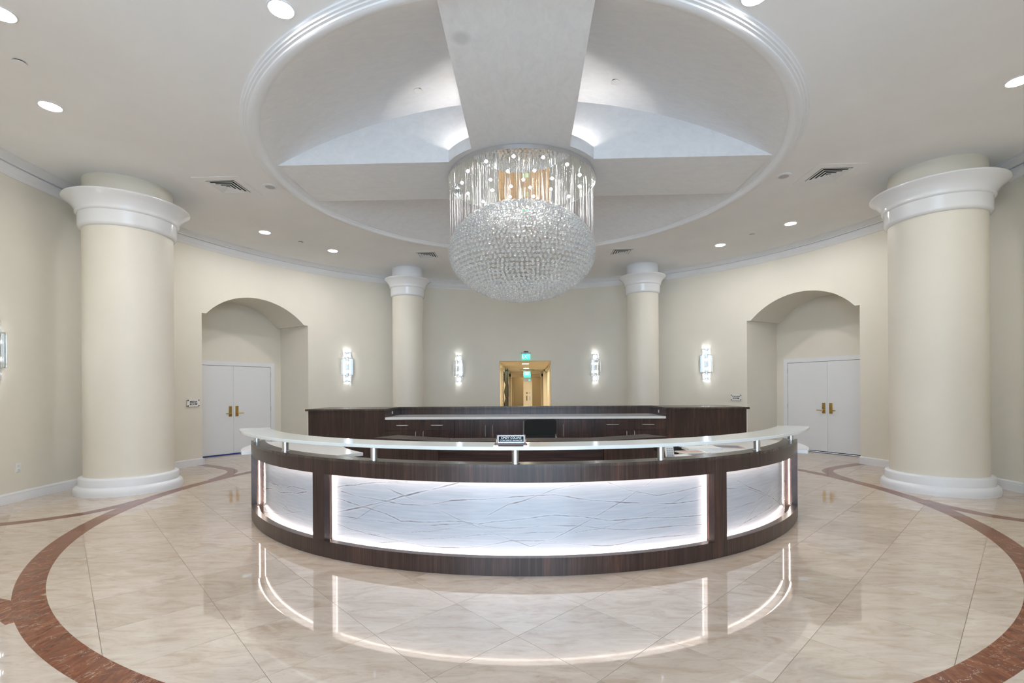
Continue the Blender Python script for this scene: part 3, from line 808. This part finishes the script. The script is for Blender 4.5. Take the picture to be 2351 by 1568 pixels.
for s in (-1, 1):
    for a0, a1 in ((27.72, 30.15), (59.5, 61.4)): G().arc(3.50, 3.56, .140, .725, s * a0, s * a1, 3).make('stile', 'walnut', desk, uv=True)
    G().arc(3.43, 3.50, 0, .845, s * 60.6, s * 61.4, 1).make('end_panel', 'walnut', desk, uv=True)
    G().arc(3.44, 3.50, .02, .845, s * 28.6, s * 29.25, 1).make('divider', 'walnut', desk, uv=True)
G().arc(3.415, 3.426, 0, .845, -61.4, 61.4).make('back_panel', 'walnut', desk, uv=True)
def fbm(x, y, seed):
    r = np.random.default_rng(seed); o = np.zeros_like(x)
    for k in range(5):
        f = 2.0 ** k
        for _ in range(3):
            a, ph = r.uniform(0, 2 * PI), r.uniform(0, 2 * PI)
            o += np.sin((x * math.cos(a) + y * math.sin(a)) * 9 * f + ph) / f ** 1.0
    return o / 4
def marble_panel(a0, a1):
    R, st = 3.437, .0038
    s0, s1 = math.radians(a0) * R, math.radians(a1) * R
    nx, nz = int((s1 - s0) / st), int(.74 / st)
    S, Z = np.meshgrid(np.linspace(s0, s1, nx + 1), np.linspace(.03, .79, nz + 1), indexing='ij')
    wx, wz = S + .006 * fbm(S, Z, 1), Z + .007 * fbm(S * 1.3, Z * 1.3, 2)
    dark = np.zeros_like(S); tan = np.zeros_like(S); pale = np.zeros_like(S)
    for k, (w, P) in enumerate(VEINS):
        best = np.full_like(S, 9.0)
        for (xa, za), (xb, zb) in zip(P, P[1:]):
            if max(xa, xb) < s0 - .1 or min(xa, xb) > s1 + .1: continue
            dx, dz = xb - xa, zb - za; L = dx * dx + dz * dz + 1e-9
            t = np.clip(((wx - xa) * dx + (wz - za) * dz) / L, 0, 1)
            best = np.minimum(best, np.hypot(wx - xa - t * dx, wz - za - t * dz))
        mod = np.clip(.6 + .55 * fbm(S * 1.7 + k, Z * .5, 20 + k) + .25 * fbm(S * 9 + k, Z * 9, 80 + k), .1, 1.2)
        wd = .0025 * w ** .7 * (.55 + .7 * mod)
        dark = np.maximum(dark, np.exp(-(best / wd) ** 2) * min(.98, .62 + .3 * w) * mod)
        tan = np.maximum(tan, np.exp(-(best / (wd * 2.6)) ** 2) * .22 * w * np.clip(fbm(S * .8 + 3 * k, Z, 50 + k), 0, 1))
        pale = np.maximum(pale, np.exp(-((best - wd * 2.6) / (wd * 1.3)) ** 2) * .12 * w)
    A = S / R
    v = np.stack([R * np.sin(A), -R * np.cos(A), Z], -1).reshape(-1, 3)
    idx = np.arange((nx + 1) * (nz + 1)).reshape(nx + 1, nz + 1)
    f = np.stack([idx[:-1, :-1], idx[1:, :-1], idx[1:, 1:], idx[:-1, 1:]], -1).reshape(-1, 4)
    me = bpy.data.meshes.new('marble_panel')
    me.vertices.add(len(v)); me.vertices.foreach_set('co', v.ravel().astype(np.float32))
    me.loops.add(f.size); me.loops.foreach_set('vertex_index', f.ravel().astype(np.int32))
    me.polygons.add(len(f)); me.polygons.foreach_set('loop_start', np.arange(0, f.size, 4, dtype=np.int32))
    me.update(calc_edges=True)
    uv = me.uv_layers.new(name='UVMap')
    uvs = np.stack([S, Z], -1).reshape(-1, 2)[f.ravel()]
    uv.data.foreach_set('uv', uvs.ravel().astype(np.float32))
    ca = me.color_attributes.new('vein', 'FLOAT_COLOR', 'POINT')
    c = np.stack([np.clip(dark, 0, .9), np.clip(tan, 0, .6), np.clip(pale, 0, .6), np.ones_like(S)], -1).reshape(-1, 4)
    ca.data.foreach_set('color', c.ravel().astype(np.float32))
    me.materials.append(MATS['veined_marble'])
    me.shade_smooth()
    p = put('marble_panel', me, desk)
    G().arc(3.427, 3.434, .03, .79, a0, a1).make('panel_backing', 'trim_white', p)
    return p
for a0, a1 in ((-60.4, -29.3), (-28.55, 28.55), (29.3, 60.4)):
    p = marble_panel(a0, a1)
    i0, i1 = a0 + .75, a1 - .75
    G().arc(3.484, 3.494, .742, .752, i0, i1).make('led_strip', 'led_warm', p)
    G().arc(3.484, 3.494, .098, .108, i0, i1).make('led_strip', 'led_warm', p)
    for q in (a0 + .12, a1 - .27): G().arc(3.472, 3.482, .13, .735, q, q + .15, 1).make('led_strip', 'led_warm', p)
gt = G().arc(3.36, 3.677, .992, 1.020, -60.2, 60.2).make('glass_top', 'frosted_glass', desk, uv=True)
b = gt.modifiers.new('edge', 'BEVEL'); b.width = .004; b.segments = 2
for k in range(-3, 4):
    a = math.radians(19.6 * k); c = (3.50 * math.sin(a), -3.50 * math.cos(a))
    o = G().cyl(c, .028, .868, .992, 20).make('glass_support', 'brushed_steel', desk, smooth=True)
    G().cyl(c, .037, .868, .874, 20).make('support_flange', 'chrome', o, smooth=True)
# white side worktops (staff side, rounding out past the desk ends)
def side_top(s, label):
    t = thing('side_worktop', label, 'worktop', DC, 0, 'white worktops at the desk ends'); t.scale = (1.014, 1, 1)
    P = []
    pt = lambda r, a: (s * r * math.sin(math.radians(a)), -r * math.cos(math.radians(a)))
    for i in range(19): P.append(pt(3.41, 44 + (61.45 - 44) * i / 18))
    for i in range(13): P.append(pt(3.66 + .03 * math.sin(PI * i / 12), 61.6 + 13 * i / 12))
    for i in range(1, 7):
        q = PI / 2 * i / 6; P.append(pt(3.66 - .35 * (1 - math.cos(q)), 74.6 + 5.4 * math.sin(q)))
    for i in range(6): P.append(pt(3.25 - .71 * i / 5, 80))
    for i in range(1, 37): P.append(pt(2.54, 80 - 36 * i / 36))
    o = G().prism(P, .702, .74).make('worktop_slab', 'gloss_white', t); b = o.modifiers.new('edge', 'BEVEL'); b.width = .004; b.segments = 2
    for a in (46, 60): G().arc(2.62, 3.40, 0, .702, s * a, s * (a + .35), 1).make('support_gable', 'walnut', t, uv=True)
    G().arc(2.62, 2.64, .35, .702, s * 46.4, s * 60, 10).make('modesty_panel', 'walnut', t, uv=True)
side_top(-1, 'white glossy curved worktop poking out past the left end of the reception desk')
side_top(1, 'white glossy curved worktop with papers, poking out past the right desk end')

# ================================================================== staff desk behind it
sd = thing('staff_desk', 'low dark wood staff desk with angled ends behind the reception counter', 'desk', (0, 0, 0))
top = [(-2.25, .14), (-1.18, -.41), (1.12, -.41), (2.14, .17), (1.90, .56), (.98, .02), (-1.04, .02), (-2.00, .54)]
o = G().prism(top, .712, .74).make('desk_top', 'walnut_matt', sd)
G().prism([(-1.16, -.375), (1.10, -.375), (1.10, -.355), (-1.16, -.355)], .0, .712).make('front_panel', 'walnut', sd, grain='h')
for s, (p, q) in ((-1, ((-2.20, .15), (-1.18, -.375))), (1, ((1.12, -.375), (2.09, .18)))):
    d = (Vector(q) - Vector(p)).normalized(); n = Vector((-d.y, d.x)) * .02
    G().prism([p, q, tuple(Vector(q) + n), tuple(Vector(p) + n)], 0, .712).make('angled_panel', 'walnut', sd)
    e = Vector((-1.98, .50)) if s < 0 else Vector((1.88, .52)); k = Vector(p if s < 0 else q)
    d2 = (e - k).normalized(); n2 = Vector((d2.y, -d2.x)) * .02 * (1 if s < 0 else -1)
    G().prism([tuple(k), tuple(e), tuple(e + n2), tuple(k + n2)], 0, .712).make('end_gable', 'walnut', sd)

# ================================================================== dark back counter: cabinets, worktop, ledge
YF, YB = 2.45, 3.60
XI, XO = 2.76, 4.36
def handle(parent, x, z, L, vertical):
    if vertical: pts = [(x, YF - .018, z - L / 2), (x, YF - .048, z - L / 2 + .012), (x, YF - .055, z), (x, YF - .048, z + L / 2 - .012), (x, YF - .018, z + L / 2)]
    else: pts = [(x - L / 2, YF - .018, z), (x - L / 2 + .012, YF - .048, z), (x, YF - .055, z), (x + L / 2 - .012, YF - .048, z), (x + L / 2, YF - .018, z)]
    G().tube(pts, .0075, 8).make('handle', 'brushed_steel', parent, smooth=True)
STEP = XI * 2 / 8
labs = ['dark cabinet with two drawers at the left end of the back counter', 'dark cabinet with two tall doors left of the black chair', 'dark cabinet with two tall doors right behind the black chair', 'dark cabinet with two drawers at the right end of the back counter']
for k in range(4):
    x0 = -XI + 2 * STEP * k; x1 = x0 + 2 * STEP; xm = (x0 + x1) / 2
    t = thing('base_cabinet', labs[k], 'cabinet', (0, 0, 0), 0, 'dark cabinets under the white back worktop')
    t.location = (xm, YF, 0)
    def P(o): o.location = (-xm, -YF, 0); return o
    P(bx('carcass', 'walnut', t, x0 + .001, x1 - .001, YF + .002, YB - .06, .08, .868))
    P(bx('toe_kick', 'black', t, x0, x1, YF + .06, YB - .06, 0, .08))
    for s in (-1, 1):
        a, b = (x0 + .003, xm - .002) if s < 0 else (xm + .002, x1 - .003)
        if k in (0, 3):
            d = P(bx('drawer_front', 'walnut', t, a, b, YF - .018, YF, .650, .864)); handle(d, (a + b) / 2, .755, .24, False)
            d = P(bx('cabinet_door', 'walnut', t, a, b, YF - .018, YF, .09, .645))
            handle(d, xm + s * .075, .545, .18, True)
        else:
            d = P(bx('cabinet_door', 'walnut', t, a, b, YF - .018, YF, .09, .864)); handle(d, xm + s * .075, .645, .24, True)
for s, lab in ((-1, 'tall dark wooden end block at the left of the back counter'), (1, 'tall dark wooden end block at the right of the back counter')):
    a, b = (-XO + .05, -XI) if s < 0 else (XI, XO - .05)
    t = thing('end_cabinet', lab, 'cabinet', ((a + b) / 2, YF, 0), 0, 'tall end blocks of the back counter')
    cx = (a + b) / 2
    def P(o): o.location = (-cx, -YF, 0); return o
    P(bx('carcass', 'walnut', t, a + .001, b - .001, YF + .002, YB, .0, 1.045))
    f0, f1 = (a, b - .14) if s < 0 else (a + .08, b)
    P(bx('front_panel', 'walnut', t, f0, f1 if s < 0 else (f0 + f1) / 2 - .001, YF - .016, YF, .01, 1.044))
    if s > 0: P(bx('front_panel', 'walnut', t, (f0 + f1) / 2 + .001, f1, YF - .016, YF, .01, 1.044))
    g0, g1 = (b - .138, b) if s < 0 else (a, a + .078)
    P(bx('filler_strip', 'walnut', t, g0, g1, YF - .016, YF, .01, 1.044))
    h0, h1 = (a - .05, b + .0) if s < 0 else (a - .0, b + .05)
    P(bx('cap_board', 'walnut_top', t, h0, h1, YF - .045, YB + .02, 1.045, 1.082, bevel=.002))
    w0 = a - .014 if s < 0 else b
    P(bx('edge_band', 'plastic_white', t, w0, w0 + .014, YF - .016, YF + .006, .01, 1.044))
    xs = XI - .001
    outlet('socket_plate', (s * xs, 2.95, .985), PI / 2 * s, 'small dark power socket on the inner side of the %s end block' % ('left' if s < 0 else 'right'), .07, .055)
t = thing('back_worktop', 'long white worktop of the dark back counter', 'worktop', (0, YF, 0))
o = bx('worktop_slab', 'gloss_white', t, -XI + .001, XI - .001, -.03, YB - .086 - YF, .868, .912, bevel=.003)
t = thing('back_ledge', 'raised dark wooden back ledge behind the white worktop', 'ledge', (0, YB - .05, 0))
bx('upstand_panel', 'walnut', t, -XI + .001, XI - .001, 0, .10, 0, 1.045)
bx('cap_board', 'walnut_top', t, -XI + .001, XI - .001, -.035, .07, 1.045, 1.082)

# ================================================================== office chair
ch = thing('office_chair', 'black office chair with a chrome side bar behind the name plate', 'chair', (.345, .98, 0), math.radians(13))
for k in range(5):
    a = 2 * PI * k / 5 + .3
    lg = G().tube([(0, 0, .10), (.14 * math.cos(a), .14 * math.sin(a), .095), (.30 * math.cos(a), .30 * math.sin(a), .075)], .022, 8).make('base_leg', 'chrome', ch, smooth=True)
    G().lathe([(.0001, -.02), (.026, -.02), (.030, 0), (.026, .02), (.0001, .02)], 12).make('caster', 'black', lg, loc=(.30 * math.cos(a), .30 * math.sin(a), .031), rot=(PI / 2, 0, a))
G().cyl((0, 0), .028, .09, .42, 14).make('gas_column', 'chrome', ch, smooth=True)
o = bx('seat', 'black', ch, -.25, .25, -.25, .25, .42, .50, bevel=.03)
def pad(x0, x1, z0, z1, y, th, n=14):
    v = []; f = []
    rr = .045
    pts = []
    for cx_, cz_, a0 in ((x1 - rr, z1 - rr, 0), (x0 + rr, z1 - rr, 90), (x0 + rr, z0 + rr, 180), (x1 - rr, z0 + rr, 270)):
        for i in range(5):
            a = math.radians(a0 + 22.5 * i); pts.append((cx_ + rr * math.cos(a), cz_ + rr * math.sin(a)))
    n = len(pts)
    for d, sc_ in ((0, .985), (.008, 1), (th - .008, 1), (th, .985)):
        for a, b in pts:
            x = (a - (x0 + x1) / 2) * sc_ + (x0 + x1) / 2; z = (b - (z0 + z1) / 2) * sc_ + (z0 + z1) / 2
            v.append((x, y + d - .10 * (1 - (2 * (x - x0) / (x1 - x0) - 1) ** 2) * -.5, z))
    for k in range(3):
        for i in range(n): f.append((k * n + i, k * n + (i + 1) % n, (k + 1) * n + (i + 1) % n, (k + 1) * n + i))
    f += [tuple(range(n - 1, -1, -1)), tuple(range(3 * n, 4 * n))]
    return G().add(v, f)
pad(-.28, .27, .665, .94, .20, .05).make('backrest', 'black_mesh', ch, smooth=True)
pad(-.25, .25, .58, .69, .21, .03).make('lower_backrest', 'black', ch, smooth=True)
for x in (-.31, .29):
    G().tube([(x, .02, .46), (x, .20, .50), (x, .21, .70), (x, .19, .915)] if x < 0 else [(x, .02, .46), (x, .19, .49), (x, .24, .55), (x - .02, .25, .64)], .011, 8).make('back_bar', 'brushed_steel', ch, smooth=True)
G().tube([(-.31, .02, .46), (0, 0, .415), (.29, .02, .46)], .012, 8).make('seat_bar', 'chrome', ch, smooth=True)

# ================================================================== things on the counters
npl = thing('name_plate', 'dark name plate with silver frame on a reddish wooden stand on the glass counter', 'name plate', (-.060, -3.335, 1.02))
bx('stand_base', 'rosewood', npl, -.125, .125, -.045, .045, .004, .020, bevel=.004)
for x in (-.115, .115): bx('metal_foot', 'chrome', npl, x - .018, x + .018, -.048, .048, 0, .005)
def tilt(o): o.rotation_euler = (math.radians(-14), 0, 0); o.location = (0, -.012, .020); return o
fr = tilt(bx('silver_frame', 'chrome', npl, -.105, .105, 0, .008, 0, .058, bevel=.002))
bx('glass_face', 'plate_black', fr, -.098, .098, -.0015, 0, .006, .052)
text_mesh('name_lettering', 'CINDY COLLINS', .0215, 'lettering', fr, (0, -.002, .0385), (PI / 2, 0, 0), .0003, .15)
text_mesh('title_lettering', 'CONCIERGE MANAGER', .0165, 'lettering', fr, (0, -.002, .0175), (PI / 2, 0, 0), .0003, .15)
for x in (-.112, .112): G().tube([(x, -.010, .018), (x, -.004, .045)], .004, 8).make('side_post', 'chrome', npl)
b = tilt(bx('wood_back', 'rosewood', npl, -.112, .112, .008, .016, 0, .064))
WZ = .740
def booklet(x, y, rz, w, h, th, m1, label, z=WZ, pic=None):
    t = thing('brochure', label, 'brochure', (x, y, z), rz, 'printed papers on the right worktop')
    bx('cover', m1, t, -w / 2, w / 2, -h / 2, h / 2, th - .0015, th)
    bx('pages', 'paper_white', t, -w / 2 + .001, w / 2 - .001, -h / 2 + .001, h / 2 - .001, 0, th - .0015)
    if pic: bx('cover_picture', pic, t, -w / 2 + .02, w / 2 - .03, -h / 2 + .05, h / 2 - .02, th, th + .0006)
booklet(1.70, -1.98, .3, .24, .30, .004, 'paper_white', 'plain white sheet lying nearest to the desk ledge')
booklet(1.88, -1.68, .2, .30, .24, .012, 'paper_white', 'white booklet with a reddish printed picture in the middle of the papers', pic='paper_print')
booklet(2.08, -1.36, .1, .40, .28, .026, 'paper_white', 'thick white folder lying behind the printed booklet')
booklet(2.46, -1.22, -.2, .32, .28, .012, 'paper_print', 'magazine with brown and dark cover at the far end of the papers', pic='paper_dark')
ph = thing('desk_phone', 'white telephone handset with keypad and blue screen standing by the steel support', 'telephone', (1.535, -2.02, WZ), .1)
def lean(o): o.rotation_euler = (math.radians(-18), 0, 0); return o
bd = lean(bx('handset_body', 'plastic_white', ph, -.045, .045, -.02, .012, 0, .155, bevel=.006))
bx('screen', 'blue_plastic', bd, -.036, .036, -.0215, -.0195, .112, .146)
for r_ in range(4):
    for c_ in range(3): bx('key', 'plastic_grey', bd, -.034 + c_ * .024, -.016 + c_ * .024, -.023, -.0198, .012 + r_ * .022, .026 + r_ * .022)
pt_ = thing('pen_tray', 'flat black tray lying behind the telephone', 'tray', (1.66, -1.50, WZ), .15)
bx('tray_floor', 'black', pt_, -.13, .13, -.08, .08, 0, .006)
for a in ((-.13, .13, -.08, -.074), (-.13, .13, .074, .08), (-.13, -.124, -.074, .074), (.124, .13, -.074, .074)): bx('tray_rim', 'black', pt_, *a, .006, .045)

# ================================================================== crystal chandelier
chd = thing('chandelier', 'large oval crystal chandelier hanging from a mirrored disc under the dome', 'chandelier', (0, 0, HC))
ZD = -.058
G().lathe([(.001, -.004), (1.068, -.004), (1.07, ZD), (1.055, ZD)], 96).make('canopy_rim', 'chrome', chd, smooth=True, recalc=False)
G().lathe([(.001, ZD), (1.056, ZD)], 96).make('mirror_plate', 'mirror', chd, recalc=False)
spots = [(.165, 3, .70), (.475, 8, PI / 8), (.865, 14, .12)]
lamp_me = G().lathe([(.0001, -.016), (.012, -.014), (.019, -.006), (.021, 0)], 12).make('x', None).data
rim_me = G().lathe([(.021, 0), (.030, -.002), (.032, .0)], 16).make('y', None).data
for o in [o for o in COL.objects if o.name in ('x', 'y')]: bpy.data.objects.remove(o)
lamp_me.materials.append(MATS['lamp_spot']); rim_me.materials.append(MATS['chrome']); lamp_me.name = 'spot_lamp'; rim_me.name = 'lamp_collar'
for r, n, ph0 in spots:
    for k in range(n):
        a = ph0 + 2 * PI * k / n
        l = put('spot_lamp', lamp_me, chd, (r * math.cos(a), r * math.sin(a), ZD - .001))
        put('lamp_collar', rim_me, l)
EA, EC, EZ = 1.045, .672, 3.435 - HC
bmb = bmesh.new(); bmesh.ops.create_icosphere(bmb, subdivisions=2, radius=.0222)
bead_me = bpy.data.meshes.new('crystal_bead'); bmb.to_mesh(bead_me); bmb.free(); bead_me.shade_smooth(); bead_me.materials.append(MATS['crystal'])
bv = np.array([v.co[:] for v in bead_me.vertices]); bf = np.array([p.vertices[:] for p in bead_me.polygons])
pts = []
ph = [0.0]; dt = .002; acc = 0.0; rows = [.02]
tt = .02
while tt < PI - .02:
    acc += math.hypot(EA * math.cos(tt), EC * math.sin(tt)) * dt
    if acc > .060: rows.append(tt); acc = 0
    tt += dt
for i, q in enumerate(rows):
    r, z = EA * math.sin(q), EC * math.cos(q)
    n = max(1, int(2 * PI * r / .066)); off = rng.uniform(0, 1)
    for k in range(n):
        a = 2 * PI * (k + off + .12 * math.sin(7 * 2 * PI * k / n + i)) / n
        pts.append((r * math.cos(a), r * math.sin(a), EZ + z + rng.uniform(-.006, .006)))
pts = np.array(pts)
score = pts @ np.array([0, -1.0, -.25])
order = np.argsort(-score)
for i in order[:296]:
    put('crystal_bead', bead_me, chd, tuple(pts[i]))
rest = pts[order[296:]]
vv = (rest[:, None, :] + bv[None]).reshape(-1, 3); ff = (bf[None] + (np.arange(len(rest)) * len(bv))[:, None, None]).reshape(-1, 3)
me = bpy.data.meshes.new('crystal_cluster')
me.vertices.add(len(vv)); me.vertices.foreach_set('co', vv.ravel().astype(np.float32))
me.loops.add(ff.size); me.loops.foreach_set('vertex_index', ff.ravel().astype(np.int32))
me.polygons.add(len(ff)); me.polygons.foreach_set('loop_start', np.arange(0, ff.size, 3, dtype=np.int32))
me.update(calc_edges=True); me.shade_smooth(); me.materials.append(MATS['crystal'])
o = put('crystal_cluster', me, chd); o['kind'] = 'stuff'
up = pts[(pts[:, 2] > EZ + .02)]
sel = up[rng.permutation(len(up))[:296]]
wire_me = new_mesh('suspension_wire', *(lambda g: (g.v, g.f))(G().cyl((0, 0), .0012, 0, 1, 4)), 'wire_steel')
for p in sel:
    w = put('suspension_wire', wire_me, chd, (p[0], p[1], p[2] + .02)); w.scale = (1, 1, max(.02, ZD - p[2] - .022))
